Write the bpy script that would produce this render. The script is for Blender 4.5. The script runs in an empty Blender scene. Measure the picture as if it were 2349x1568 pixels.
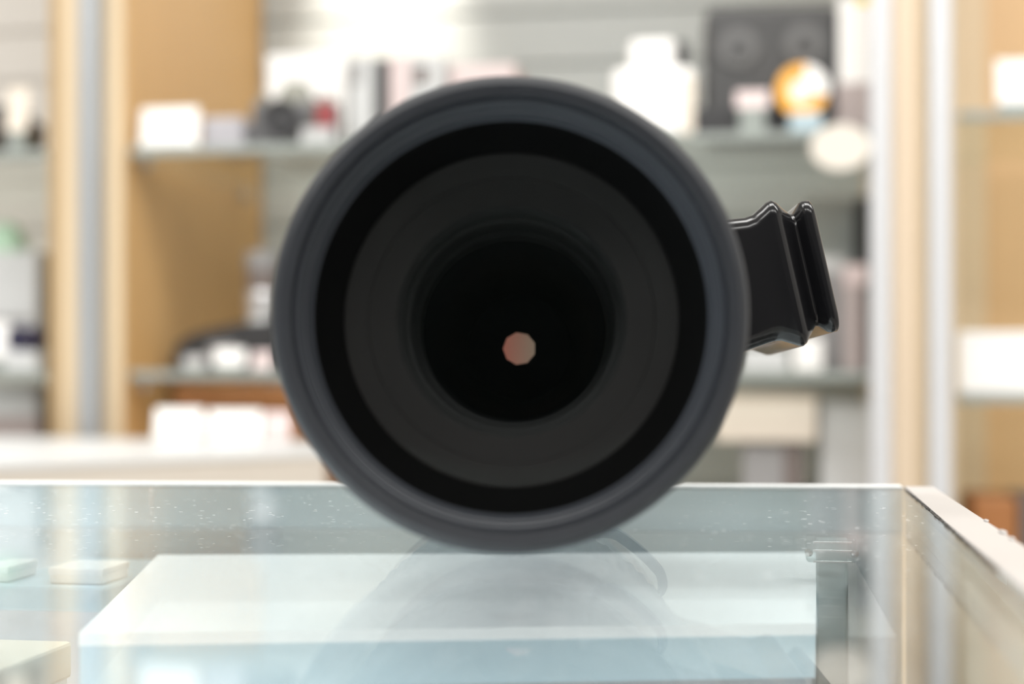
import bpy, bmesh, math, random
from mathutils import Vector, Matrix
random.seed(7)
C = bpy.context.scene.collection
R = math.radians
# ------------------------------------------------------------------ camera model (image 2349 x 1568)
LENS, SENS, W, H = 55.0, 36.0, 2349, 1568
F = LENS / SENS * W
HOR = 850.0                     # image row of the eye level
CX = W / 2
YAW = math.atan(592 / F)        # camera turned left of the shop's depth axis
GT = 1.0                        # top of the glass counter
CAMZ = GT + 0.0403
FW = Vector((-math.sin(YAW), math.cos(YAW), 0))
RT = Vector((math.cos(YAW), math.sin(YAW), 0))
EYE = Vector((0, 0, CAMZ))
def ray(px, py): return FW + RT * ((px - CX) / F) + Vector((0, 0, 1)) * ((HOR - py) / F)
def atD(px, py, d): return EYE + ray(px, py) * d
def atY(px, py, y): r = ray(px, py); return EYE + r * (y / r.y)
def atZ(px, py, z): r = ray(px, py); return EYE + r * ((z - CAMZ) / r.z)

# ------------------------------------------------------------------ materials
def new_mat(name):
    m = bpy.data.materials.new(name); m.use_nodes = True
    nt = m.node_tree; nt.nodes.clear()
    return m, nt, nt.nodes.new('ShaderNodeOutputMaterial')
def mat(name, col, rough=0.5, metal=0.0, var=0.06, scale=30, bump=0.0, spec=0.5, coat=0.0):
    m, nt, out = new_mat(name)
    b = nt.nodes.new('ShaderNodeBsdfPrincipled')
    b.inputs['Roughness'].default_value = rough; b.inputs['Metallic'].default_value = metal
    b.inputs['Specular IOR Level'].default_value = spec; b.inputs['Coat Weight'].default_value = coat
    tc = nt.nodes.new('ShaderNodeTexCoord'); n = nt.nodes.new('ShaderNodeTexNoise')
    n.inputs['Scale'].default_value = scale; n.inputs['Detail'].default_value = 3
    nt.links.new(tc.outputs['Object'], n.inputs['Vector'])
    mx = nt.nodes.new('ShaderNodeMix'); mx.data_type = 'RGBA'
    mx.inputs[6].default_value = (*[c * (1 - var) for c in col], 1)
    mx.inputs[7].default_value = (*[min(1, c * (1 + var)) for c in col], 1)
    nt.links.new(n.outputs['Fac'], mx.inputs[0]); nt.links.new(mx.outputs[2], b.inputs['Base Color'])
    if bump:
        bp = nt.nodes.new('ShaderNodeBump'); bp.inputs['Strength'].default_value = bump; bp.inputs['Distance'].default_value = 0.0005
        nt.links.new(n.outputs['Fac'], bp.inputs['Height']); nt.links.new(bp.outputs[0], b.inputs['Normal'])
    nt.links.new(b.outputs[0], out.inputs[0])
    return m
def wood(name, col, var=0.10):
    m, nt, out = new_mat(name)
    b = nt.nodes.new('ShaderNodeBsdfPrincipled'); b.inputs['Roughness'].default_value = 0.45
    tc = nt.nodes.new('ShaderNodeTexCoord'); mp = nt.nodes.new('ShaderNodeMapping')
    mp.inputs['Scale'].default_value = (14, 14, 1.2)
    n = nt.nodes.new('ShaderNodeTexNoise'); n.inputs['Scale'].default_value = 4; n.inputs['Detail'].default_value = 6
    n.inputs['Distortion'].default_value = 0.6
    mx = nt.nodes.new('ShaderNodeMix'); mx.data_type = 'RGBA'
    mx.inputs[6].default_value = (*[c * (1 - var) for c in col], 1); mx.inputs[7].default_value = (*[min(1, c * (1 + var)) for c in col], 1)
    nt.links.new(tc.outputs['Object'], mp.inputs[0]); nt.links.new(mp.outputs[0], n.inputs['Vector'])
    nt.links.new(n.outputs['Fac'], mx.inputs[0]); nt.links.new(mx.outputs[2], b.inputs['Base Color'])
    nt.links.new(b.outputs[0], out.inputs[0])
    return m
def emit(name, col, s):
    m, nt, out = new_mat(name)
    e = nt.nodes.new('ShaderNodeEmission'); e.inputs[0].default_value = (*col, 1); e.inputs[1].default_value = s
    nt.links.new(e.outputs[0], out.inputs[0]); return m
def glow_panel(name, col, glow, s):
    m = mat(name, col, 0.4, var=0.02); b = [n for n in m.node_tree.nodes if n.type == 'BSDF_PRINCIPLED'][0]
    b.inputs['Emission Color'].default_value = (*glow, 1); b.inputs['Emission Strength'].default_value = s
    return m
def glass(name, tint, k=1.0, f0=0.04, dust=False, rough=0.0, gcol=(1, 1, 1), power=5.0):
    """clear sheet: see-through at right angles, mirror-like at grazing angles"""
    m, nt, out = new_mat(name); N = nt.nodes; L = nt.links
    geo = N.new('ShaderNodeNewGeometry')
    dp = N.new('ShaderNodeVectorMath'); dp.operation = 'DOT_PRODUCT'
    L.new(geo.outputs['Incoming'], dp.inputs[0]); L.new(geo.outputs['Normal'], dp.inputs[1])
    def mth(op, a, b=None):
        x = N.new('ShaderNodeMath'); x.operation = op
        for i, v in enumerate((a, b)):
            if v is None: continue
            if isinstance(v, (int, float)): x.inputs[i].default_value = v
            else: L.new(v, x.inputs[i])
        return x.outputs[0]
    c = mth('ABSOLUTE', dp.outputs['Value']); p = mth('POWER', mth('SUBTRACT', 1.0, c), power)
    fac = mth('MULTIPLY', mth('ADD', mth('MULTIPLY', p, 1 - f0), f0), k)
    tr = N.new('ShaderNodeBsdfTransparent'); tr.inputs[0].default_value = (*tint, 1)
    gl = N.new('ShaderNodeBsdfGlossy'); gl.inputs['Roughness'].default_value = rough; gl.inputs[0].default_value = (*gcol, 1)
    mx = N.new('ShaderNodeMixShader'); L.new(fac, mx.inputs[0]); L.new(tr.outputs[0], mx.inputs[1]); L.new(gl.outputs[0], mx.inputs[2])
    res = mx.outputs[0]
    if dust:      # specks of dust and short hairline scratches lying on the sheet
        tc = N.new('ShaderNodeTexCoord'); tot = None
        for sc, rad, keep, stretch in ((300, 0.12, 0.955, (1, 1, 1)), (620, 0.16, 0.965, (0.35, 1.0, 1)), (90, 0.05, 0.93, (1, 1, 1))):
            mp = N.new('ShaderNodeMapping'); mp.inputs['Scale'].default_value = stretch
            L.new(tc.outputs['Object'], mp.inputs[0])
            v = N.new('ShaderNodeTexVoronoi'); v.voronoi_dimensions = '2D'; v.inputs['Scale'].default_value = sc
            L.new(mp.outputs[0], v.inputs['Vector'])
            sp = N.new('ShaderNodeSeparateColor'); L.new(v.outputs['Color'], sp.inputs[0])
            a = mth('MULTIPLY', mth('LESS_THAN', v.outputs['Distance'], rad), mth('GREATER_THAN', sp.outputs[0], keep))
            tot = a if tot is None else mth('MAXIMUM', tot, a)
        df = N.new('ShaderNodeBsdfDiffuse'); df.inputs[0].default_value = (0.9, 0.9, 0.9, 1)
        m2 = N.new('ShaderNodeMixShader'); L.new(mth('MULTIPLY', tot, 0.55), m2.inputs[0]); L.new(res, m2.inputs[1]); L.new(df.outputs[0], m2.inputs[2])
        res = m2.outputs[0]
    L.new(res, out.inputs[0]); return m

M = dict(
    white=mat('white_board', (0.82, 0.82, 0.81), 0.5, var=0.02),
    card=mat('white_card', (0.88, 0.87, 0.85), 0.6, var=0.02),
    midcard=mat('dim_grey_card', (0.42, 0.42, 0.42), 0.6),
    cream=mat('cream_card', (0.78, 0.70, 0.60), 0.6),
    ceil=mat('ceiling_paint', (0.80, 0.80, 0.78), 0.9),
    wallp=mat('wall_paint', (0.72, 0.71, 0.69), 0.9),
    wallf=mat('dark_wall_paint', (0.13, 0.13, 0.135), 0.9),
    floor=mat('grey_vinyl', (0.42, 0.40, 0.38), 0.5, var=0.15, scale=6),
    wood=wood('maple_panel', (0.66, 0.40, 0.165)),
    woodl=wood('pale_maple_edge', (0.70, 0.56, 0.38), 0.05),
    woodp=wood('maple_back', (0.70, 0.47, 0.25), 0.06),
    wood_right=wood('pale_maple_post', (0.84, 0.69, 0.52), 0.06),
    wood_dark=wood('maple_post', (0.44, 0.31, 0.165), 0.06),
    alu=mat('brushed_aluminium', (0.40, 0.42, 0.44), 0.38, 0.35, var=0.03),
    aluw=mat('silver_white_profile', (0.60, 0.61, 0.63), 0.4, 0.1, var=0.02),
    slat=mat('grey_slat_board', (0.415, 0.44, 0.435), 0.55, var=0.03),
    slatp=mat('pale_slat_board', (0.70, 0.665, 0.62), 0.55, var=0.03),
    counter=mat('white_counter_laminate', (0.68, 0.69, 0.69), 0.35, var=0.02),
    beige=mat('beige_laminate', (0.62, 0.565, 0.495), 0.5, var=0.03),
    glow_top=glow_panel('white_acrylic_added_glow', (0.80, 0.82, 0.82), (0.97, 0.985, 1.0), 0.58), glow_side=glow_panel('acrylic_side_added_glow', (0.55, 0.68, 0.74), (0.66, 0.85, 0.97), 0.30),  # emission added to lift the riser and drown the lens's shadow
    paleblue=mat('pale_blue_acrylic', (0.60, 0.75, 0.82), 0.4, var=0.03),
    frost=mat('frosted_blue_grey_panel', (0.64, 0.70, 0.725), 0.5, var=0.05),
    greyin=mat('grey_inner_panel', (0.55, 0.55, 0.58), 0.5),
    strip=mat('white_edge_profile', (0.44, 0.42, 0.405), 0.45, var=0.03),
    seam=mat('dark_seam', (0.05, 0.045, 0.04), 0.7),
    lens_black=mat('matte_black_barrel', (0.0205, 0.023, 0.0285), 0.42, var=0.08, scale=200, bump=0.05),
    lens_lip=mat('satin_black_lip', (0.058, 0.064, 0.076), 0.34, var=0.05, scale=200),
    deep=mat('deep_black_flock', (0.0035, 0.0037, 0.0037), 0.9, var=0.1, spec=0.05),
    baf1=mat('dark_grey_baffle', (0.022, 0.0215, 0.0212), 0.8, spec=0.1),
    baf2=mat('charcoal_baffle', (0.027, 0.0285, 0.0285), 0.8, spec=0.1),
    baf3=mat('black_baffle', (0.012, 0.0125, 0.013), 0.8, spec=0.1),
    baf4=mat('black_inner_tube', (0.014, 0.0145, 0.016), 0.85, spec=0.05),
    rubber=mat('black_rubber', (0.028, 0.028, 0.03), 0.6, var=0.1),
    foot=mat('gloss_black_metal', (0.007, 0.007, 0.008), 0.2, var=0.05, spec=0.42),
    metal=mat('bright_metal', (0.7, 0.7, 0.7), 0.25, 1.0),
    black=mat('black_plastic', (0.030, 0.030, 0.032), 0.5, var=0.1),
    charcoal=mat('charcoal_case', (0.055, 0.055, 0.056), 0.55, var=0.15, scale=20),
    dial=mat('grey_dial', (0.12, 0.12, 0.12), 0.4),
    camgrey=mat('grey_camera_leather', (0.15, 0.15, 0.155), 0.5, var=0.1),
    cambrown=mat('brown_black_grip', (0.11, 0.09, 0.075), 0.5),
    olive=mat('olive_grey_plastic', (0.25, 0.25, 0.21), 0.5),
    red=mat('dark_red_plastic', (0.28, 0.045, 0.05), 0.5),
    lilac=mat('pale_lilac_plastic', (0.42, 0.41, 0.44), 0.4),
    mauve=mat('mauve_grey_card', (0.42, 0.36, 0.35), 0.6),
    greyc=mat('mid_grey_card', (0.28, 0.275, 0.275), 0.6),
    lgrey=mat('light_grey_card', (0.56, 0.57, 0.57), 0.6),
    palegreen=mat('pale_green_white_card', (0.70, 0.76, 0.74), 0.6),
    green=mat('pale_green_cloth', (0.45, 0.63, 0.48), 0.8),
    navy=mat('navy_barrel', (0.035, 0.03, 0.09), 0.35),
    orange=mat('orange_card', (0.85, 0.42, 0.06), 0.5),
    yellow=mat('yellow_label', (0.95, 0.75, 0.08), 0.5),
    skyb=mat('pale_blue_plastic', (0.42, 0.54, 0.60), 0.4),
    brown=mat('tan_brown_leather', (0.36, 0.15, 0.05), 0.55, var=0.15),
    umber=mat('dark_brown_card', (0.16, 0.13, 0.12), 0.6),
    pink=mat('pale_pink_card', (0.66, 0.55, 0.54), 0.6),
    tan=mat('tan_card', (0.56, 0.47, 0.38), 0.6),
    silver=mat('silver_ring', (0.55, 0.55, 0.56), 0.3, 0.6),
    print=mat('grey_print', (0.35, 0.35, 0.36), 0.7),
    oval_glow=emit('warm_reflection_glow', (1.0, 0.91, 0.77), 1.15),
    glass_top=glass('counter_glass', (0.93, 0.962, 0.967), k=0.70, dust=True),
    glass_pane=glass('shelf_glass', (0.92, 0.94, 0.925), k=0.8, f0=0.06),
    glass_post=glass('clear_acrylic', (0.80, 0.85, 0.85), k=0.7, f0=0.09),
    post=mat('frosted_clear_acrylic', (0.60, 0.66, 0.66), 0.12, var=0.02, spec=0.9),
    glass_edge=mat('polished_glass_edge', (0.30, 0.33, 0.31), 0.3), rear_edge=mat('ground_glass_edge', (0.72, 0.74, 0.74), 0.4),
    element=glass('coated_glass', (0.97, 0.97, 0.97), k=0.35, f0=0.028, gcol=(0.75, 1.0, 0.9), rough=0.06),
    rear=glass('amber_coated_glass', (0.66, 0.35, 0.29), k=0.2, f0=0.02),
)

def coat_shift(m, a, b, half):       # the coating's tint drifts across the element
    nt = m.node_tree; tr = [n for n in nt.nodes if n.type == 'BSDF_TRANSPARENT'][0]
    tc = nt.nodes.new('ShaderNodeTexCoord'); sx = nt.nodes.new('ShaderNodeSeparateXYZ'); mr = nt.nodes.new('ShaderNodeMapRange'); mx = nt.nodes.new('ShaderNodeMix')
    mx.data_type = 'RGBA'; mx.inputs[6].default_value = (*a, 1); mx.inputs[7].default_value = (*b, 1)
    mr.inputs[1].default_value = -half; mr.inputs[2].default_value = half
    L = nt.links; L.new(tc.outputs['Object'], sx.inputs[0]); L.new(sx.outputs[0], mr.inputs[0]); L.new(mr.outputs[0], mx.inputs[0]); L.new(mx.outputs[2], tr.inputs[0])
coat_shift(M['rear'], (0.86, 0.34, 0.29), (0.66, 0.52, 0.44), 0.005)

# ------------------------------------------------------------------ object helpers
def link(name, bm, material, parent=None, smooth=None, loc=None):
    me = bpy.data.meshes.new(name)
    bmesh.ops.recalc_face_normals(bm, faces=bm.faces[:])
    if loc is not None: bmesh.ops.translate(bm, verts=bm.verts[:], vec=-Vector(loc))
    bm.to_mesh(me); bm.free()
    if smooth is not None:
        for p in me.polygons: p.use_smooth = True
        me.set_sharp_from_angle(angle=R(smooth))
    for mm in (material if isinstance(material, (list, tuple)) else [material]): me.materials.append(mm)
    o = bpy.data.objects.new(name, me); C.objects.link(o)
    if loc is not None: o.location = loc
    if parent is not None:
        o.parent = parent; bpy.context.view_layer.update(); o.matrix_parent_inverse = Matrix()
        if loc is None: o.matrix_basis = parent.matrix_world.inverted() if PARENT_WORLD[0] else Matrix()
        else: o.matrix_basis = parent.matrix_world.inverted() @ Matrix.Translation(loc)
    return o
PARENT_WORLD = [True]          # meshes given in world space unless switched off
def tag(o, label, cat, group=None):
    o['label'] = label; o['category'] = cat
    if group: o['group'] = group
    return o
def struct(o): o['kind'] = 'structure'; return o
def thing(name, label, cat, loc, rot=(0, 0, 0), group=None):
    o = bpy.data.objects.new(name, None); C.objects.link(o); o.empty_display_size = 0.02
    o.location = loc; o.rotation_euler = rot; bpy.context.view_layer.update()
    return tag(o, label, cat, group)
def bm_box(bm, x0, x1, y0, y1, z0, z1, bev=0.0, seg=2):
    r = bmesh.ops.create_cube(bm, size=1.0)
    vs = r['verts']
    for v in vs:
        v.co = Vector(((x0 + x1) / 2 + v.co.x * (x1 - x0), (y0 + y1) / 2 + v.co.y * (y1 - y0), (z0 + z1) / 2 + v.co.z * (z1 - z0)))
    if bev:
        es = list({e for v in vs for e in v.link_edges})
        bmesh.ops.bevel(bm, geom=es, offset=min(bev, 0.45 * min(abs(x1 - x0), abs(y1 - y0), abs(z1 - z0))), segments=seg, affect='EDGES', profile=0.5)
    return bm
def box(*a, **k): return bm_box(bmesh.new(), *a, **k)
def prism(pts, z0, z1):
    bm = bmesh.new()
    a = [bm.verts.new((p[0], p[1], z0)) for p in pts]; b = [bm.verts.new((p[0], p[1], z1)) for p in pts]
    bm.faces.new(a); bm.faces.new(b); n = len(pts)
    for i in range(n): bm.faces.new((a[i], a[(i + 1) % n], b[(i + 1) % n], b[i]))
    return bm
def lathe(prof, seg=128, axis='Y', closed=False, bm=None, org=(0, 0, 0), rfun=None):
    """revolve (radius, distance) pairs about an axis through org"""
    bm = bm or bmesh.new(); rings = []
    for r, d in prof:
        ring = []
        for i in range(seg):
            t = 2 * math.pi * i / seg
            q = r if rfun is None else rfun(r, i, d)
            c, s = q * math.cos(t), q * math.sin(t)
            co = (c, d, s) if axis == 'Y' else (c, s, d)
            ring.append(bm.verts.new(Vector(org) + Vector(co)))
        rings.append(ring)
    m = len(rings)
    for k in range(m if closed else m - 1):
        a, b = rings[k], rings[(k + 1) % m]
        for i in range(seg): bm.faces.new((a[i], a[(i + 1) % seg], b[(i + 1) % seg], b[i]))
    if not closed:
        for rg, (r, d) in ((rings[0], prof[0]), (rings[-1], prof[-1])):
            if r < 1e-3 and r > 0: bm.faces.new(rg)
    return bm

# ------------------------------------------------------------------ room
YF, YB = 1.75, 2.26           # cabinet fronts and backs along the shop's depth axis
SH1, SH2, SH3 = 1.305, 1.040, 0.74
def plane(name, x0, x1, y0, y1, z0, z1, m): return struct(link(name, box(x0, x1, y0, y1, z0, z1), m))
plane('floor', -3.0, 2.6, -2.6, 2.5, -0.06, 0.0, M['floor'])
plane('ceiling', -3.0, 2.6, -2.6, 2.5, 2.8, 2.86, M['ceil'])
plane('wall_back', -3.0, 2.6, 2.36, 2.46, 0.0, 2.8, M['wallp'])
plane('wall_left', -3.0, -2.92, -2.6, 2.36, 0.0, 2.8, M['wallp'])
plane('wall_right', 2.52, 2.6, -2.6, 2.36, 0.0, 2.8, M['wallp'])
plane('wall_front', -2.92, 2.52, -2.6, -2.5, 0.0, 2.8, M['wallf'])

# ------------------------------------------------------------------ wall cabinets
def xat(px, y=YF): return atY(px, HOR, y).x
def slats(x0, x1, y, z0, z1, step=0.0765):
    bm = bmesh.new(); z = z0
    bm_box(bm, x0, x1, y + 0.006, y + 0.018, z0, z1)
    while z < z1 - 0.01:
        bm_box(bm, x0, x1, y, y + 0.007, z + 0.003, min(z1, z + step - 0.003), 0.002, 1); z += step
    return bm
XL0, XL1 = xat(232), xat(285)          # left side panel of the middle cabinet
XR0, XR1 = xat(2043), xat(2105)        # its right side panel
cab = thing('display_cabinet', 'wide maple display cabinet behind the black lens, grey slatted back and glass shelves', 'cabinet', ((XL0 + XR1) / 2, YF, 0))
link('side_panel', box(XL0, XL1, YF, YB, 0.0, 2.05, 0.002), [M['wood']], cab)
link('side_panel', box(XR0, XR1, YF, YB, 0.0, 2.05, 0.002), [M['wood_right']], cab)
link('edge_band', box(XL0, XL1, YF - 0.006, YF, 0.0, 2.05, 0.001), M['woodl'], cab)
sl = link('back_panel', slats(XL1, XR0, YB, 0.72, 2.05), M['slat'], cab)
link('plinth', box(XL1, XR0, YF + 0.03, YB, 0.0, SH3 - 0.02, 0.003), M['woodp'], cab)
for z in (SH1, SH2, SH3):
    sh = link('shelf', box(XL1 + 0.004, XR0 - 0.004, YF + 0.012, YB - 0.008, z - 0.010, z, 0.001), M['glass_pane'], cab)
    link('front_edge', box(XL1 + 0.004, XR0 - 0.004, YF + 0.006, YF + 0.012, z - 0.010, z, 0.001), M['glass_edge'], sh)
    for yy in (YF + 0.03, YB - 0.12):
        link('shelf_pin', lathe([(0.0005, 0), (0.007, 0.0005), (0.007, 0.012), (0.0005, 0.013)], 24, 'Y', org=(XL1 + 0.01, yy, z - 0.016)), M['metal'], cab)
link('corner_post', box(xat(190, YF - .02), xat(232, YF - .02), YF - 0.035, YF - 0.007, 0.0, 2.05, 0.004), M['alu'], cab)
link('corner_post', box(xat(1995, YF - .02), xat(2043, YF - .02), YF - 0.035, YF - 0.007, 0.0, 2.05, 0.004), M['aluw'], cab)

cl = thing('display_cabinet', 'neighbouring cabinet at the far left with pale slatted back', 'cabinet', (xat(-300), YF, 0))
XA0 = xat(-700)
link('side_panel', box(xat(108), xat(150), YF + 0.004, YB, 0.0, 2.05, 0.002), M['wood_dark'], cl)
link('edge_band', box(xat(150), xat(190), YF - 0.012, YF + 0.03, 0.0, 2.05, 0.003), M['woodl'], cl)
link('back_panel', slats(XA0, xat(108), YB, 0.72, 2.05), M['slatp'], cl)
link('plinth', box(XA0, xat(108), YF + 0.03, YB, 0.0, SH3 - 0.02, 0.003), M['woodp'], cl)
for z in (SH1, SH2, SH3):
    sh = link('shelf', box(XA0, xat(108) - 0.004, YF + 0.012, YB - 0.008, z - 0.010, z, 0.001), M['glass_pane'], cl)
    link('front_edge', box(XA0, xat(108) - 0.004, YF + 0.006, YF + 0.012, z - 0.010, z, 0.001), M['glass_edge'], sh)
cr = thing('display_cabinet', 'neighbouring cabinet at the far right with plain maple back', 'cabinet', (xat(2500), YF, 0))
XC1 = xat(3000)
link('edge_band', box(xat(2105), xat(2130), YF - 0.004, YF + 0.03, 0.0, 2.05, 0.003), M['woodl'], cr)
link('corner_post', box(xat(2130, YF - .02), xat(2180, YF - .02), YF - 0.035, YF - 0.007, 0.0, 2.05, 0.004), M['aluw'], cr)
link('side_panel', box(xat(2180), xat(2194), YF, YB - .1, 0.0, 2.05, 0.003), M['woodl'], cr)
link('upright', box(atY(2194, HOR, YB - .12).x - .01, atY(2262, HOR, YB - .12).x, YB - .12, YB - .1, SH3, 2.05, .002), M['woodl'], cr)  # pale strip put in for the brightly lit zone inside this cabinet
link('back_panel', box(xat(2194), XC1, YB - 0.1, YB - 0.085, 0.0, 2.05), M['woodp'], cr)
link('plinth', box(xat(2194), XC1, YF + 0.03, YB - 0.1, 0.0, SH3 - 0.02, 0.003), M['woodp'], cr)
SHR1, SHR2 = 1.322, 1.015
for z in (SHR1, SHR2, SH3):
    sh = link('shelf', box(xat(2194) + 0.003, XC1, YF + 0.012, YB - 0.122, z - 0.010, z, 0.001), M['glass_pane'], cr)
    link('front_edge', box(xat(2194) + 0.003, XC1, YF + 0.006, YF + 0.012, z - 0.010, z, 0.001), M['glass_edge'], sh)

# ------------------------------------------------------------------ goods in the cabinets
def rect(px0, px1, py0, y, z0):
    """x range and top for something whose front stands at depth y on z0"""
    return atY(px0, HOR, y).x, atY(px1, HOR, y).x, atY((px0 + px1) / 2, py0, y).z
def carton(name, label, cat, px0, px1, py0, y, dep, z0, m, bev=0.002, group=None, lid=None, band=None):
    x0, x1, z1 = rect(px0, px1, py0, y, z0)
    t = thing(name, label, cat, ((x0 + x1) / 2, y + dep / 2, z0), group=group)
    link('body', box(x0, x1, y, y + dep, z0, z1, bev), m, t)
    if lid: link('lid', box(x0 - .0006, x1 + .0006, y - .0006, y + dep + .0006, z1 - 0.14 * (z1 - z0), z1 + .0008, bev), lid, t)
    if band:
        a, b, c, d, bm_ = band       # fractions of the front: left, right, bottom, top
        link('printed_panel', box(x0 + a * (x1 - x0), x0 + b * (x1 - x0), y - .001, y + .001, z0 + c * (z1 - z0), z0 + d * (z1 - z0)), bm_, t)
    return t
def price_tag(label, px0, px1, py0, y, z0, m=None, group='white price cards', py1=None):
    """upright card in a clear foot"""
    x0, x1, z1 = rect(px0, px1, py0, y, z0)
    t = thing('price_card', label, 'price card', ((x0 + x1) / 2, y, z0), group=group)
    zc = z0 + 0.0015
    if py1: zc = atY((px0 + px1) / 2, py1, y).z
    bm = bmesh.new()
    vs = [(x0, y + 0.0, zc), (x1, y + 0.0, zc), (x1, y + 0.006, z1), (x0, y + 0.006, z1)]
    a = [bm.verts.new(v) for v in vs]; b = [bm.verts.new((v[0], v[1] + 0.0015, v[2])) for v in vs]
    bm.faces.new(a); bm.faces.new(b)
    for i in range(4): bm.faces.new((a[i], a[(i + 1) % 4], b[(i + 1) % 4], b[i]))
    link('card', bm, m or M['card'], t)
    link('foot', box(x0 + .004, x1 - .004, y - .003, y + .014, z0, max(zc, z0 + .003), .001), M['glass_edge'], t)
    return t
def camera(label, px0, px1, py0, y, z0, m, grip, hump, red=None, group=None):
    x0, x1, z1 = rect(px0, px1, py0, y, z0)
    w, h = x1 - x0, z1 - z0
    t = thing('camera', label, 'camera', ((x0 + x1) / 2, y + 0.03, z0), group=group)
    zb = z0 + h * 0.72
    link('body', box(x0, x1, y + .012, y + .05, z0, zb, 0.008, 4), m, t)
    bm = bmesh.new(); xm = x0 + w * 0.5
    lo = [(xm - w * .2, y + .014), (xm + w * .2, y + .014), (xm + w * .2, y + .048), (xm - w * .2, y + .048)]
    hi = [(xm - w * .11, y + .018), (xm + w * .11, y + .018), (xm + w * .11, y + .044), (xm - w * .11, y + .044)]
    a = [bm.verts.new((*p, zb - .002)) for p in lo]; b = [bm.verts.new((*p, z1)) for p in hi]
    bm.faces.new(a); bm.faces.new(b)
    for i in range(4): bm.faces.new((a[i], a[(i + 1) % 4], b[(i + 1) % 4], b[i]))
    link('viewfinder', bm, hump, t)
    rl = min(w * .28, (zb - z0) * .46)
    lb = link('lens', lathe([(0.0005, 0), (rl * .7, 0), (rl * .72, .002), (rl * .95, -.012), (rl, -.01), (rl, .02), (0.0005, .021)], 40, org=(xm - w * .1, y + .008, z0 + rl + .004)), m, t, 40)
    link('front_glass', lathe([(0.0005, -.001), (rl * .66, .0), (rl * .66, .001), (0.0005, .0012)], 32, org=(xm - w * .1, y + .004, z0 + rl + .004)), M['black'], lb)
    link('grip', box(x1 - w * .26, x1 - w * .02, y + .002, y + .03, z0, zb - .004, 0.007, 3), grip, t)
    for k in (0.12, 0.86):
        link('dial', lathe([(0.0005, zb), (w * .07, zb), (w * .07, zb + .008), (0.0005, zb + .0085)], 24, 'Z', org=(x0 + w * k, y + .03, 0)), hump, t)
    if red: link('red_panel', box(x1 - w * .18, x1 + .001, y - .001, y + .02, z0 + .02, zb - .006, 0.004), red, t)
    return t

# --- upper shelf of the middle cabinet
price_tag('blank white price card at the left end of the upper glass shelf', 320, 452, 245, YF + 0.015, SH1, py1=336, group='cards on the upper shelf')
carton('small_tray', 'small pale lilac tray right of the leftmost upper shelf price card', 'tray', 458, 556, 268, YF + 0.03, 0.10, SH1, M['lilac'], .004)
camera('grey and brown camera with a dark red panel on the upper shelf', 566, 760, 180, YF + 0.03, SH1, M['camgrey'], M['cambrown'], M['olive'], M['red'])
carton('carton', 'large white carton standing behind the camera with the red panel', 'box', 612, 794, 124, YF + 0.12, 0.14, SH1, M['card'], .002, lid=M['white'])
price_tag('small pale grey card in front of the camera with the red panel', 690, 762, 290, YF + 0.014, SH1, M['midcard'], group='cards on the upper shelf')
for i, (a, b, tp, mm, bd, lb) in enumerate((
        (802, 856, 130, M['lgrey'], (.1, .5, .72, .96, M['greyc']), 'pale grey slim box with a grey corner patch, left of the dark slim box'),
        (859, 892, 135, M['charcoal'], None, 'dark grey slim upright box in the row above the lens'),
        (894, 940, 128, M['pink'], None, 'pale pinkish slim box right of the dark slim box'),
        (943, 1016, 128, M['lgrey'], (.12, .55, .70, .90, M['umber']), 'pale grey slim box with a dark square patch, nearest the lens top'))):
    carton('slim_box', lb, 'box', a, b, tp, YF + 0.10, 0.10, SH1, mm, .0015, 'slim boxes on the upper shelf', band=bd)
carton('carton', 'low pale pink carton just showing over the top of the lens', 'box', 1030, 1180, 150, YF + 0.12, 0.1, SH1, M['pink'], .002, lid=M['pink'])
# white stepped bottle
x0, x1, z1 = rect(1402, 1592, 152, YF + 0.03, SH1)
t = thing('bottle', 'white stepped bottle with a black clip, left of the big black case', 'bottle', ((x0 + x1) / 2, YF + 0.07, SH1))
link('body', box(x0, x1, YF + .03, YF + .11, SH1, z1, .010, 4), M['card'], t)
a, b, zt = rect(1442, 1548, 88, YF + 0.045, SH1)
link('neck', box(a, b, YF + .045, YF + .095, z1 - .002, zt, .008, 4), M['card'], t)
link('side_label', box(x1 - .016, x1 + .0006, YF + .0294, YF + .1, SH1 + .004, z1 - .012, .002), M['cream'], t)
a, b, zt = rect(1552, 1578, 92, YF + 0.05, SH1)
link('clip', box(a, b, YF + .05, YF + .07, z1 - .003, zt, .004), M['black'], t)
# black case with two dials
x0, x1, z1 = rect(1612, 1918, 18, YF + 0.06, SH1)
t = thing('equipment_case', 'big black case with two round dials on the upper right shelf', 'case', ((x0 + x1) / 2, YF + .1, SH1), (0, 0, R(4)))
PARENT_WORLD[0] = False
hw, hh = (x1 - x0) / 2, z1 - SH1
link('body', box(-hw, hw, -.05, .06, 0, hh, .010, 4), M['charcoal'], t)
for fx, fz in ((-.5, .68), (.48, .70)):
    d = link('dial', lathe([(0.0005, -.054), (.022, -.054), (.024, -.052), (.024, -.046), (0.0005, -.045)], 40, org=(hw * fx, 0, hh * fz)), M['dial'], t, 40)
    link('hub', lathe([(0.0005, -.058), (.008, -.058), (.009, -.053), (0.0005, -.052)], 24, org=(hw * fx, 0, hh * fz)), M['charcoal'], d, 40)
link('rim', box(-hw - .001, hw + .001, -.0515, -.046, hh * .02, hh * .07, .001), M['black'], t)
link('handle', box(-hw * .3, hw * .3, -.01, .01, hh - .001, hh + .008, .003), M['black'], t)
PARENT_WORLD[0] = True
carton('tray', 'low black tray along the shelf edge under the big black case', 'tray', 1592, 1790, 244, YF + 0.028, 0.014, SH1, M['black'], .002)
price_tag('pale pinkish card leaning before the big black case', 1688, 1764, 206, YF + 0.014, SH1, M['pink'], group='cards on the upper shelf', py1=246)
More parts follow.
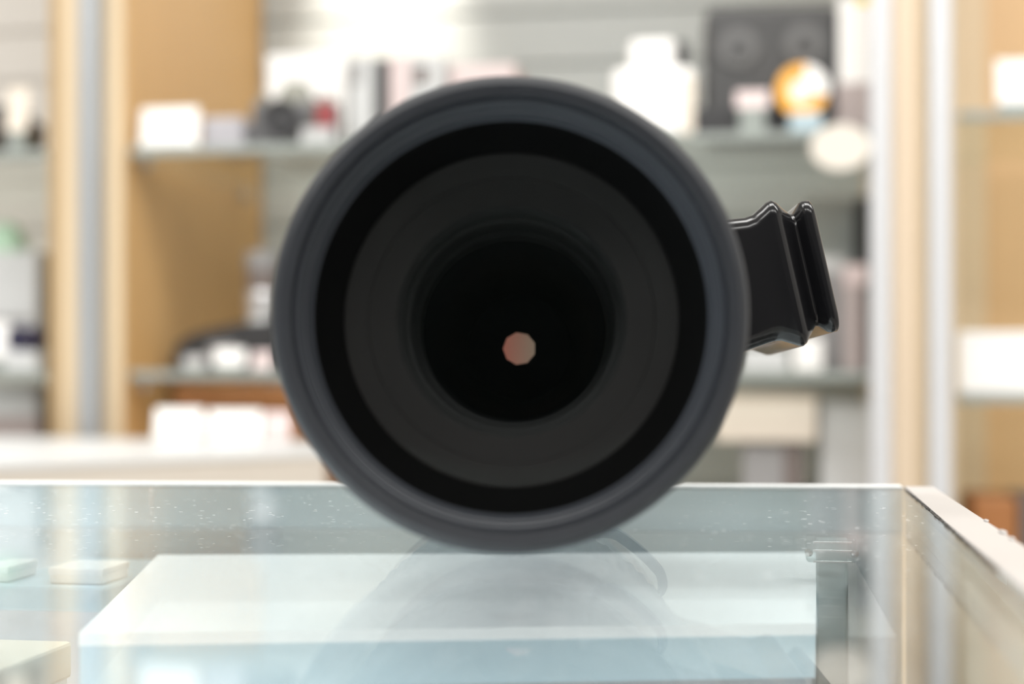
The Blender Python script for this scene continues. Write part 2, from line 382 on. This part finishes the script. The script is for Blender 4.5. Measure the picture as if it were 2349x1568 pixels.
# orange and white roll
ctr = atY(1840, 206, YF + 0.016); rr = 60 * (YF / 3640)
t = thing('tape_reel', 'orange and white round reel standing on a pale blue foot by the black case', 'reel', (ctr.x, ctr.y + .01, SH1))
link('rim', lathe([(rr * .5, 0), (rr, 0), (rr, .018), (rr * .5, .018)], 64, closed=True, org=ctr), M['orange'], t, 40)
link('hub', lathe([(0.0005, .003), (rr * .5, .003), (rr * .5, .015), (0.0005, .015)], 48, org=ctr), M['card'], t, 40)
bm = bmesh.new()
pa = [(rr * 1.01 * math.cos(a), rr * 1.01 * math.sin(a)) for a in [R(-15 + 8 * i) for i in range(13)]]
pts = [(0, 0)] + pa
a1 = [bm.verts.new((ctr.x + p[0], ctr.y - .0015, ctr.z + p[1])) for p in pts]; b1 = [bm.verts.new((ctr.x + p[0], ctr.y + .0185, ctr.z + p[1])) for p in pts]
bm.faces.new(a1); bm.faces.new(b1)
for i in range(len(pts)): bm.faces.new((a1[i], a1[(i + 1) % len(pts)], b1[(i + 1) % len(pts)], b1[i]))
link('white_segment', bm, M['card'], t)
link('foot', box(ctr.x - .014, ctr.x + .022, ctr.y - .001, ctr.y + .02, SH1, ctr.z - rr * .85, .003), M['skyb'], t)
tb = carton('carton', 'flat brown carton under the tall white box by the right post', 'box', 1918, 1998, 190, YF + 0.04, 0.12, SH1, M['mauve'], .002)
x0, x1, zb = rect(1918, 1998, 190, YF + 0.04, SH1)
t2 = carton('carton', 'tall white box with a yellow top standing on the flat brown carton', 'box', 1924, 2010, -8, YF + 0.045, 0.10, zb, M['card'], .002)
x0, x1, zt = rect(1966, 2009, 10, YF + 0.0445, zb)
link('yellow_label', box(x0, x1, YF + .0443, YF + .146, zt, atY(1960, -9, YF + .0445).z, .0005), M['yellow'], t2)
# warm puck standing in for a lamp's reflection in the shelf glass
pc = atY(1928, 337, YF - 0.030); pr = 66 * YF / 3650
t = thing('lamp_reflection', 'round warm glow standing in for a lamp reflection at the upper shelf edge near the right post', 'reflection', (pc.x, pc.y, pc.z))
link('diffuser', lathe([(0.0005, -.022), (pr * .35, -.021), (pr * .7, -.016), (pr * .93, -.008), (pr, 0)], 48, org=(0, 0, 0)), M['oval_glow'], t, 60)
link('housing', lathe([(pr, 0), (pr * 1.02, .004), (pr * .6, .018), (pr * .25, .024), (0.0005, .0245)], 48, org=(0, 0, 0)), M['aluw'], t, 40)  # lamp body made up to carry the reflected glow
link('clip', box(-.008, .008, .018, .05, SH1 - pc.z - .0135, SH1 - pc.z + .004, .001), M['aluw'], t)
for c_ in t.children:
    c_.matrix_basis = Matrix.Diagonal((1, 1, .78 if c_.name.startswith(('diff', 'hous')) else 1, 1))
# --- middle shelf of the middle cabinet
x0, x1, z1 = rect(392, 600, 733, YF + 0.10, SH2)
t = thing('camera_strap', 'black coiled camera strap lying on the middle shelf at left', 'strap', ((x0 + x1) / 2, YF + .13, SH2))
bm = bmesh.new(); pts = [(x0, SH2), (x1 + .02, SH2), (x1 + .02, z1 + .003), (x0 + .09, z1 - .004), (x0 + .03, z1 - .016), (x0 + .004, z1 - .03)]
a = [bm.verts.new((p[0], YF + .10, p[1])) for p in pts]; b = [bm.verts.new((p[0], YF + .16, p[1])) for p in pts]
bm.faces.new(a); bm.faces.new(b)
for i in range(len(pts)): bm.faces.new((a[i], a[(i + 1) % len(pts)], b[(i + 1) % len(pts)], b[i]))
bmesh.ops.bevel(bm, geom=bm.edges[:], offset=.004, segments=2, affect='EDGES')
link('band', bm, M['black'], t)
link('buckle', box(x0 + .05, x0 + .085, YF + .095, YF + .102, SH2 + .012, SH2 + .034, .002), M['greyc'], t)
price_tag('white card in front of the black strap on the middle shelf', 490, 560, 800, YF + 0.03, SH2, group='cards on the middle shelf', py1=836)
price_tag('small dim card left of the white card on the middle shelf', 418, 470, 815, YF + 0.05, SH2, M['midcard'], group='cards on the middle shelf', py1=840)
price_tag('small pinkish card at the lens edge on the middle shelf', 576, 622, 806, YF + 0.03, SH2, M['pink'], group='cards on the middle shelf', py1=848)
lc = atY(604, HOR, YF + 0.12)
t = thing('upright_lens', 'silver and black lens standing upright beside the black strap', 'lens', (lc.x, lc.y, SH2))
def zz(py): return atY(604, py, YF + .12).z
for nm, r0, pa, pb, mm in (('mount', .020, 850, 800, 'greyc'), ('barrel', .019, 800, 722, 'lgrey'), ('silver_ring', .021, 722, 668, 'silver'), ('focus_ring', .0205, 668, 620, 'umber'), ('hood', .022, 620, 578, 'greyc')):
    za, zb_ = max(zz(pa), SH2), zz(pb)
    link(nm, lathe([(0.0005, za), (r0 * .96, za), (r0, za + .002), (r0, zb_ - .002), (r0 * .96, zb_), (0.0005, zb_)], 40, 'Z', org=(lc.x, lc.y, 0)), M[mm], t, 40)
carton('carton', 'tall pale greenish white carton behind the lens foot, rear of the middle shelf', 'box', 1846, 1962, 456, YF + 0.22, 0.10, SH2, M['palegreen'], .002, lid=M['palegreen'])
carton('slim_case', 'tall thin black case against the right post on the middle shelf', 'case', 1966, 1996, 452, YF + 0.16, 0.10, SH2, M['black'], .003)
carton('carton', 'mid grey carton right of the lens foot on the middle shelf', 'box', 1852, 1934, 590, YF + 0.10, 0.09, SH2, M['greyc'], .002, lid=M['lgrey'])
carton('carton', 'narrow mauve carton standing by the right post on the middle shelf', 'box', 1938, 1974, 655, YF + 0.04, 0.09, SH2, M['mauve'], .002)
x0, x1, z1 = rect(1938, 1974, 655, YF + .04, SH2)
carton('carton', 'small pale lilac box lying on the narrow mauve carton', 'box', 1936, 1990, 606, YF + 0.04, 0.07, z1, M['pink'], .002)
carton('small_box', 'small dark umber box between mauve carton and right post', 'box', 1976, 1996, 668, YF + 0.045, 0.06, SH2, M['umber'], .002)
carton('small_box', 'low white box just under the lens foot on the middle shelf', 'box', 1820, 1888, 776, YF + 0.03, 0.05, SH2, M['card'], .003)
carton('small_box', 'low grey green box beneath the lens foot near the lens rim', 'box', 1700, 1808, 800, YF + 0.035, 0.08, SH2, M['lgrey'], .003)
# --- lower shelf
carton('leather_case', 'tan brown box standing for the shaded band below the middle shelf at left', 'case', 398, 690, 886, YF + 0.08, 0.20, SH3, M['brown'], .006, lid=M['brown'])  # brown box added where the shaded band under the middle shelf falls
cg = carton('crate', 'grey crate with a brown right end on the lower shelf', 'crate', 1702, 1842, 1012, YF + 0.06, 0.14, SH3, M['greyc'], .004, band=(.68, .98, .03, .97, M['umber']))
x0, x1, z1 = rect(1702, 1842, 1012, YF + 0.06, SH3)
carton('carton', 'beige carton lying on top of the grey crate', 'box', 1640, 1874, 905, YF + 0.05, 0.16, z1, M['cream'], .003, lid=M['tan'])
carton('carton', 'pale grey carton beside the crate, against the right post on the lower shelf', 'box', 1882, 2002, 925, YF + 0.07, 0.14, SH3, M['lgrey'], .003, lid=M['lgrey'])
# --- left cabinet
camera('dark camera cut by the left picture edge on the upper shelf', -120, 66, 236, YF + .06, SH1, M['cambrown'], M['black'], M['black'])
price_tag('cream card in front of the dark camera at the far left', 14, 62, 200, YF + .03, SH1, M['cream'], group='cards in the left cabinet', py1=300)
tl = carton('carton', 'pale grey carton under the green cloth in the left cabinet', 'box', -60, 84, 576, YF + .10, .12, SH2, M['lgrey'], .003, band=(.1, .9, .4, .45, M['greyc']))
x0, x1, z1 = rect(-60, 84, 576, YF + .10, SH2)
gx = atY(14, HOR, YF + .15).x
bm = bmesh.new(); bmesh.ops.create_uvsphere(bm, u_segments=32, v_segments=16, radius=1)
for v in bm.verts:
    v.co.z = max(v.co.z, 0)
    k = 1 + .05 * math.sin(5 * v.co.x + 3 * v.co.y)
    v.co = Vector((gx + v.co.x * .030 * k, YF + .15 + v.co.y * .03 * k, z1 + v.co.z * .042))
tag(link('cleaning_cloth', bm, M['green'], None, 40, loc=(gx, YF + .15, z1)), 'rounded pale green cloth bundle on a grey carton at the left edge', 'cloth')
nl = atY(42, 776, YF + .02)
nr = .0150; NZ = nl.z - nr
carton('small_box', 'low pale box carrying the navy lens in the left cabinet', 'box', 6, 84, 776 + nr * 3580 / 1.85, YF + .012, .06, SH2, M['lgrey'], .002)
t = thing('small_lens', 'small navy lens lying on a low pale box in the left cabinet', 'lens', (nl.x, nl.y, NZ))
link('barrel', lathe([(nr * .6, .004), (nr * .75, -.002), (nr, -.001), (nr, .045), (nr * .8, .05), (0.0005, .05)], 40, org=(nl.x, nl.y, NZ + nr)), M['navy'], t, 40)
link('front_glass', lathe([(0.0005, .003), (nr * .62, .004), (nr * .62, .006), (0.0005, .007)], 32, org=(nl.x, nl.y, NZ + nr)), M['black'], t, 40)
price_tag('white card left of the navy lens, cut by the picture edge', -50, 14, 738, YF + .03, SH2, group='cards in the left cabinet', py1=820)
carton('carton', 'grey brown carton low down in the left cabinet', 'box', -80, 86, 884, YF + .05, .14, SH3, M['mauve'], .003, lid=M['lgrey'])
# --- right cabinet
price_tag('white card on the upper shelf of the right cabinet', 2286, 2380, 134, YF + .015, SHR1, group='cards in the right cabinet', py1=236)
carton('carton', 'bright white carton on the middle shelf of the right cabinet', 'box', 2197, 2420, 762, YF + .016, 0.10, SHR2, M['card'], .003, lid=M['white'])
carton('leather_case', 'orange brown case low in the right cabinet above the counter edge', 'case', 2232, 2336, 1142, YF + .05, .12, SH3, M['brown'], .004)
carton('carton', 'dark brown carton right of the orange brown case, at the picture edge', 'box', 2342, 2440, 1140, YF + .05, .12, SH3, M['umber'], .003)

# ------------------------------------------------------------------ white counter between showcase and cabinets
CT = 0.965
pA, pB = atZ(0, 1060, CT), atZ(752, 1031, CT)
pD, pE = atZ(752, 1012, CT), atZ(0, 1000, CT)
dl = (pA - pB).normalized(); dr = (pE - pD).normalized()
q = [pB, pB + dl * 0.62, pD + dr * 1.0, pD]
t = thing('service_counter', 'white topped counter with beige front standing before the left cabinets', 'counter', ((pB + pD) / 2).xy.to_3d())
link('top', prism([(p.x, p.y) for p in q], CT - 0.006, CT), M['counter'], t)
cen = sum((Vector((p.x, p.y)) for p in q), Vector((0, 0))) / 4
link('body', prism([tuple(cen + (Vector((p.x, p.y)) - cen) * 0.995) for p in q], 0.0, CT - 0.006), M['beige'], t)
def ctag(label, px0, px1, py0, py1, m):
    b = atZ((px0 + px1) / 2, py1, CT); y = b.y
    price_tag(label, px0, px1, py0, y, CT, m, group='cards on the white counter')
ctag('left white card standing on the white counter below the tan brown box', 352, 462, 936, 1012, M['card'])
ctag('wide white card, middle of three on the white counter', 476, 596, 940, 1013, M['card'])
ctag('pale pinkish card nearest the lens on the white counter', 602, 664, 944, 1014, M['pink'])

# ------------------------------------------------------------------ glass showcase carrying the lens
XS = 0.045                     # inner side of the right edge profile
YBK, YBL = 0.553, 0.4525         # back edge of the glass top at its right and left ends
case = thing('glass_showcase', 'glass topped display counter carrying the big black lens', 'showcase', (-0.35, YBK - 0.2, 0))
gl = link('glass_top', prism([(-0.95, 0.10), (XS, 0.10), (XS, YBK), (-0.95, YBL)], GT - 0.008, GT), M['glass_top'], case)
link('rear_edge', prism([(-0.95, YBL), (XS, YBK), (XS, YBK + 0.010), (-0.95, YBL + 0.010)], GT - 0.0008, GT + 0.0004), M['rear_edge'], gl)
link('side_profile', prism([(XS + .0008, 0.10), (XS + .0145, 0.10), (XS + .0105, YBK + .003), (XS + .0008, YBK + .003)], GT - 0.004, GT + 0.0004), M['strip'], case)
bm = bmesh.new()
for k in range(60):            # crumbling line of sealant along the inner side
    y0 = 0.33 + k * 0.0037
    if random.random() < .86: bm_box(bm, XS + .0001 - random.random() * .0002, XS + .0006, y0, y0 + .0022 + random.random() * .0015, GT - .0008, GT + .0001 + random.random() * .0002)
link('sealant', bm, M['seam'], case)
for y0, s in ((.385, .0010), (.40, .0014), (.43, .0009)):
    bm = bmesh.new(); bmesh.ops.create_icosphere(bm, subdivisions=2, radius=s, matrix=Matrix.Translation((XS + .0116, y0, GT + .0006)) @ Matrix.Diagonal((.7, 3.0, .35, 1)))
    link('tape_lump', bm, M['strip'], case, 60)
link('side_panel', box(XS + .001, XS + .010, 0.10, YBK, 0.0, GT - 0.004), M['beige'], case)
link('side_panel', box(-0.95, -0.942, 0.10, YBL, 0.0, GT - 0.008), M['beige'], case)
link('back_panel', prism([(-0.95, YBL + .0002), (XS, YBK + .0002), (XS, YBK + .006), (-0.95, YBL + .006)], 0.0, GT - 0.0009), M['frost'], case)
link('front_panel', box(-0.95, XS, 0.092, 0.099, 0.0, GT - 0.008), M['white'], case)
link('floor_panel', prism([(-0.94, .10), (XS, .10), (XS, YBK), (-0.94, YBL)], 0.55, 0.57), M['white'], case)
# white display riser below the glass, made to glow so it stays evenly bright
RZ = 0.9784
rb_l, rb_r = atZ(362, 1272, RZ), atZ(1872, 1266, RZ)
rf_r, rf_l = atZ(1872, 1428, RZ), atZ(181, 1452, RZ)
ris = thing('display_riser', 'white topped display platform inside the showcase under the lens', 'riser', ((rb_l + rf_r) / 2).xy.to_3d() + Vector((0, 0, 0.57)))
Q = [(p.x, p.y) for p in (rb_l, rb_r, rf_r, rf_l)]
link('top_panel', prism(Q, RZ - 0.003, RZ), M['glow_top'], ris)
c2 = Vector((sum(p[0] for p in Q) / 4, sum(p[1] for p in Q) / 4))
link('band', prism([tuple(c2 + (Vector(p) - c2) * .998) for p in Q], RZ - 0.0135, RZ - 0.003), M['glow_side'], ris)
link('body', prism([tuple(c2 + (Vector(p) - c2) * .99) for p in Q], 0.57, RZ - 0.0135), M['greyin'], ris)
sb_l, sb_r, sf_r, sf_l = atZ(1946, 1268, RZ), atZ(1950, 1268, RZ), atZ(2056, 1459, RZ), atZ(1946, 1459, RZ)
tag(link('grey_block', prism([(p.x, p.y) for p in (sb_l, sb_r, sf_r, sf_l)], 0.57, RZ), M['greyc'], None, loc=(sf_l.x, sf_l.y, .57)), 'slanted dark grey block beside the clear post under the glass', 'block')
sa = atZ(-60, 1346, 0.974); sb = atZ(238, 1346, 0.974)
t = thing('carton', 'pale blue grey carton inside the showcase left of the white platform', 'box', ((sa.x + sb.x) / 2, sa.y + .03, .57))
link('body', box(sa.x, sb.x, sb.y, sb.y + .07, .57, .974 - .002, .002), M['greyin'], t)
link('lid', box(sa.x - .0005, sb.x + .0005, sb.y - .0005, sb.y + .0705, .974 - .008, .974, .001), M['skyb'], t)
for (a_, b_, lb) in ((112, 236, 'small flat white box on the pale blue grey carton in the showcase'), (-44, 18, 'small white box at the left picture edge on the pale blue grey carton')):
    p0, p1 = atY(a_, 1340, sb.y + .004), atY(b_, 1340, sb.y + .004)
    q_ = thing('small_box', lb, 'box', ((p0.x + p1.x) / 2, sb.y + .015, .974), group='small white boxes in the showcase')
    link('body', box(p0.x, p1.x, sb.y + .004, sb.y + .024, .974, .9775, .0008), M['card'], q_)
    link('lid', box(p0.x - .0003, p1.x + .0003, sb.y + .0037, sb.y + .0243, .9768, .9792, .0006), M['white'], q_)
sc_ = atZ(-80, 1470, 0.966); sd = atZ(160, 1470, 0.966)
t = thing('carton', 'cream white carton low at the left front of the showcase', 'box', ((sc_.x + sd.x) / 2, sc_.y, .57))
link('body', box(sc_.x, sd.x, sd.y - .05, sd.y, .57, .964, .002), M['card'], t)
link('lid', box(sc_.x - .0005, sd.x + .0005, sd.y - .0505, sd.y + .0005, .956, .966, .001), M['cream'], t)
# clear upright with its clip
u0, u1 = atZ(1872, 1232, GT - .0085), atZ(1944, 1232, GT - .0085)
t = thing('glass_clip_post', 'clear upright post with clip holding the glass top near its right corner', 'post', ((u0 + u1) / 2).xy.to_3d() + Vector((0, 0, .57)))
link('upright', box(u0.x, u1.x, u0.y, u0.y + .004, 0.57, GT - .0085, .0008), M['post'], t)
cp = link('clip', box(u0.x - .003, u1.x + .0025, u0.y - .004, u0.y + .009, GT - .0155, GT - .0082, .0012, 3), M['glass_post'], t)
for zc in (GT - .0094, GT - .0118, GT - .0150):
    link('rib', box(u0.x - .001, u1.x + .001, u0.y - .0048, u0.y - .0038, zc - .0003, zc + .0003, .0001), M['metal'], cp)
for xc in (u0.x - .0022, u1.x + .0018):
    link('screw', lathe([(0.0003, -.0008), (.0009, -.0006), (.0012, .0004), (0.0003, .0006)], 20, org=(xc, u0.y - .004, GT - .0126)), M['metal'], cp, 40)

# ------------------------------------------------------------------ the big lens (local: origin at contact point, axis along +Y, front at y = 0)
RO = 0.0525
fc = atD(1168, 716, 0.338)
TILT = R(1.8)
lens = thing('telephoto_lens', 'large black telephoto lens lying on the glass counter, front element facing the viewer', 'camera lens',
             (fc.x, fc.y, GT + .0004), (-TILT, 0, YAW - R(1.0)))
PARENT_WORLD[0] = False
OA = (0, 0, RO)
fr = link('front_ring', lathe([(.0470, .0022), (.0473, .0012), (.0479, .0004), (.0500, 0), (.0514, .0006), (.0522, .0018), (.0525, .004), (.0525, .024), (.0518, .027), (.050, .028), (.0455, .028), (.0455, .0238),
                               (.0474, .0230), (.0475, .0060)], 192, closed=True, org=OA), M['lens_black'], lens, 30)
link('filter_thread', lathe([(.0471, .0023), (.0468, .0022), (.0466, .0036), (.0471, .0040), (.0471, .0048), (.0464, .0051), (.0459, .0080), (.0464, .0084), (.0464, .0091), (.0456, .0094), (.0446, .0134), (.0443, .0138), (.0472, .0145), (.0474, .0060)], 192, closed=True, org=OA), M['lens_lip'], fr, 20)
link('inner_shade', lathe([(.0444, .0136), (.0430, .0155), (.0412, .0180), (.0388, .0208), (.0388, .0235), (.0458, .0235), (.0460, .0146)], 160, closed=True, org=OA), M['deep'], lens, 20)
link('front_element', lathe([(.0392, .0222)] + [(.0392 * math.cos(R(a)), .0222 - .0007 * math.sin(R(a))) for a in (15, 30, 45, 60, 75, 85)] + [(.0005, .0215)], 128, org=OA), M['element'], lens, 60)
b1 = link('outer_baffle', lathe([(.0400, .0235), (.0336, .0262), (.0334, .0272), (.0272, .0292), (.0272, .0305), (.0400, .0305)], 160, closed=True, org=OA), M['baf1'], lens, 20)
link('middle_baffle', lathe([(.0275, .0305), (.0262, .034), (.0262, .042), (.0252, .043), (.0250, .058), (.0239, .060), (.0239, .072), (.0300, .072), (.0300, .0305)], 160, closed=True, org=OA), M['baf2'], lens, 20)
link('inner_tube', lathe([(.0245, .072), (.0236, .075), (.0215, .110), (.0170, .165), (.0170, .172), (.0260, .172), (.0280, .072)], 128, closed=True, org=OA), M['baf4'], lens, 20)
# nine-bladed diaphragm with its opening
bm = bmesh.new(); nb = 9; ri, ro, yi = .00535, .0195, .170
inn = [bm.verts.new((ri * math.cos(R(60 + 40 * k)), yi, RO + ri * math.sin(R(60 + 40 * k)))) for k in range(nb)]
out_ = [bm.verts.new((ro * math.cos(R(60 + 40 * k)), yi + .001, RO + ro * math.sin(R(60 + 40 * k)))) for k in range(nb)]
for k in range(nb): bm.faces.new((inn[k], inn[(k + 1) % nb], out_[(k + 1) % nb], out_[k]))
r = bmesh.ops.extrude_face_region(bm, geom=bm.faces[:])
bmesh.ops.translate(bm, verts=[v for v in r['geom'] if isinstance(v, bmesh.types.BMVert)], vec=(0, .0006, 0))
link('diaphragm', bm, M['baf4'], lens)
link('rear_element', lathe([(.0165, .1905), (.012, .1890), (.006, .1882), (.0005, .188)], 96, org=OA), M['rear'], lens, 60)
link('rear_tube', lathe([(.0170, .172), (.0165, .190), (.0165, .216), (.0250, .216), (.0260, .172)], 96, closed=True, org=OA), M['baf3'], lens, 20)
link('front_barrel', lathe([(.0460, .0285), (.0505, .0285), (.0508, .031), (.0506, .043), (.0488, .047), (.0488, .048), (.0460, .048)], 160, closed=True, org=OA), M['lens_black'], lens, 30)
NR = 288
def ribs(r, i, d): return r + (0.0006 if (i // 2) % 2 == 0 and .051 < d < .092 and r > .047 else 0)
link('zoom_ring', lathe([(.0440, .048), (.0484, .048), (.0486, .0505), (.0486, .0515), (.0486, .0915), (.0484, .094), (.0440, .094)], NR, closed=True, org=OA, rfun=ribs), M['rubber'], lens, 20)
link('middle_barrel', lathe([(.0430, .0942), (.0478, .0942), (.0476, .104), (.0465, .108), (.0430, .108)], 128, closed=True, org=OA), M['lens_black'], lens, 30)
col = link('tripod_collar', lathe([(.0430, .1082), (.0468, .1082), (.0476, .111), (.0474, .146), (.0462, .149), (.0430, .149)], 128, closed=True, org=OA), M['foot'], lens, 30)
link('rear_barrel', lathe([(.0300, .1492), (.0445, .1492), (.0440, .170), (.0415, .190), (.0380, .204), (.0350, .206), (.0300, .206)], 128, closed=True, org=OA), M['lens_black'], lens, 30)
link('mount', lathe([(.0250, .2062), (.0335, .2062), (.0335, .213), (.0315, .2165), (.0250, .2165)], 96, closed=True, org=OA), M['metal'], lens, 30)
# foot: rounded block flaring into a dovetail rail, pointing right and slightly up
A = R(12.5)
U = Vector((math.cos(A), 0, math.sin(A))); V = Vector((math.sin(A), 0, -math.cos(A)))
bm = bmesh.new(); rings = []
FY0, FY1 = .1055, .176
for u, hv, ins in ((.0440, .0205, .0), (.0560, .0200, .0), (.0640, .0190, .0004), (.0700, .0183, .0004), (.0725, .0186, .0002), (.0750, .0200, 0), (.0768, .0211, -.0004), (.0782, .0214, -.0006), (.0794, .0208, 0), (.0806, .0196, .0014),
                   (.0822, .0180, .0030), (.0834, .0168, .0040), (.0842, .0168, .0040), (.0852, .0180, .0028), (.0862, .0191, .0014), (.0872, .0194, .0008), (.0888, .0193, .0008), (.0894, .0188, .0014), (.0897, .0178, .0024)):
    cr_ = .0045; ring = []
    y0, y1 = FY0 + ins, FY1 - ins
    for (sv, sy, a0) in ((1, 1, 0), (-1, 1, 90), (-1, -1, 180), (1, -1, 270)):
        cv = sv * (hv - cr_); cy = (y1 - cr_) if sy > 0 else (y0 + cr_)
        for k in range(7):
            t_ = R(a0 + 15 * k)
            p = Vector(OA) + U * (u + .0014 * (u > .05)) + V * (-.0016 + cv + cr_ * math.cos(t_)) + Vector((0, cy + cr_ * math.sin(t_), 0))
            ring.append(bm.verts.new(p))
    rings.append(ring)
for k in range(len(rings) - 1):
    n = len(rings[k])
    for i in range(n): bm.faces.new((rings[k][i], rings[k][(i + 1) % n], rings[k + 1][(i + 1) % n], rings[k + 1][i]))
bm.faces.new(rings[0]); bm.faces.new(rings[-1])
link('tripod_foot', bm, M['foot'], col, 50)
# strap lug: thin arched band standing off the barrel at lower right
bm = bmesh.new(); N2 = 22; sec = []
for k in range(N2 + 1):
    f = k / N2; a = R(-(34 + 30 * f))
    lift = min(1, 5 * f, 5 * (1 - f)) ; lift = lift ** .5
    r_i = .0470 + .0042 * lift; r_o = r_i + .0028
    sec.append([bm.verts.new((r_ * math.cos(a), y_, RO + r_ * math.sin(a))) for r_, y_ in ((r_i, .097), (r_o, .0975), (r_o, .1035), (r_i, .104))])
for k in range(N2):
    for i in range(4): bm.faces.new((sec[k][i], sec[k][(i + 1) % 4], sec[k + 1][(i + 1) % 4], sec[k + 1][i]))
bm.faces.new(sec[0]); bm.faces.new(sec[-1])
link('strap_lug', bm, M['lens_black'], lens, 40)
link('switch_panel', box(-.0512, -.0462, .098, .107, RO - .012, RO + .012, .0015), M['lens_black'], lens)
PARENT_WORLD[0] = True

# ------------------------------------------------------------------ lights
def area(name, loc, size, power, col=(1, 1, 1), target=None, sy=None):
    l = bpy.data.lights.new(name, 'AREA'); l.energy = power; l.color = col; l.shape = 'RECTANGLE'; l.size = size; l.size_y = sy or size
    o = bpy.data.objects.new(name, l); C.objects.link(o); o.location = loc
    if target is not None: o.rotation_euler = (Vector(target) - Vector(loc)).to_track_quat('-Z', 'Y').to_euler()
    return o
for x in (-1.5, 0.0, 1.4):
    for y in (-1.4, 0.6):
        area('ceiling_light_panel', (x, y, 2.78), 1.15, 25, (1.0, 0.985, 0.96), sy=0.6)
for x in (-1.1, -0.3, 0.55):
    area('cabinet_fill_light', (x, 0.45, 2.15), 0.45, 5.2 if x > 0 else 4.2, (1.0, 0.97, 0.92), (x - .1, 2.0, 1.05))  # unseen fill lights added to brighten the cabinet insides from the front
s = bpy.data.lights.new('cabinet_spot', 'SPOT'); s.energy = 48; s.color = (1.0, 0.91, 0.80); s.spot_size = R(36); s.spot_blend = 0.9; s.shadow_soft_size = 0.02
so = bpy.data.objects.new('cabinet_spot', s); C.objects.link(so)
tp = atY(885, 35, YB); so.location = (tp.x, YB - .22, 2.0)
so.rotation_euler = (Vector((tp.x, YB, tp.z)) - so.location).to_track_quat('-Z', 'Y').to_euler()

# unseen fill lamp added low behind the front panel to brighten the showcase inside
area('showcase_fill_lamp', (-0.40, 0.112, 0.74), 0.85, 3.4, (0.98, 0.98, 1.0), (-0.35, 0.55, 0.90), 0.16)
w = bpy.data.worlds.new('World'); bpy.context.scene.world = w; w.use_nodes = True
w.node_tree.nodes['Background'].inputs[0].default_value = (0.9, 0.95, 1.0, 1); w.node_tree.nodes['Background'].inputs[1].default_value = 0.3

# ------------------------------------------------------------------ camera
cd = bpy.data.cameras.new('photo_camera'); co = bpy.data.objects.new('photo_camera', cd); C.objects.link(co)
cd.lens = LENS; cd.sensor_width = SENS; cd.sensor_fit = 'HORIZONTAL'
cd.shift_y = (HOR - H / 2) / W
cd.clip_start = 0.01; cd.clip_end = 50
co.location = EYE; co.rotation_euler = (R(90), 0, YAW)
cd.dof.use_dof = True; cd.dof.focus_distance = 0.445; cd.dof.aperture_fstop = 6.8
sc = bpy.context.scene
sc.camera = co
sc.view_settings.view_transform = 'Standard'; sc.view_settings.look = 'None'
sc.view_settings.exposure = 0.0; sc.view_settings.gamma = 1.0; sc.view_settings.use_curve_mapping = False
sc.cycles.use_denoising = True
sc.cycles.transparent_max_bounces = 24; sc.cycles.max_bounces = 10; sc.cycles.glossy_bounces = 6; sc.cycles.diffuse_bounces = 5
sc.cycles.sample_clamp_indirect = 6.0
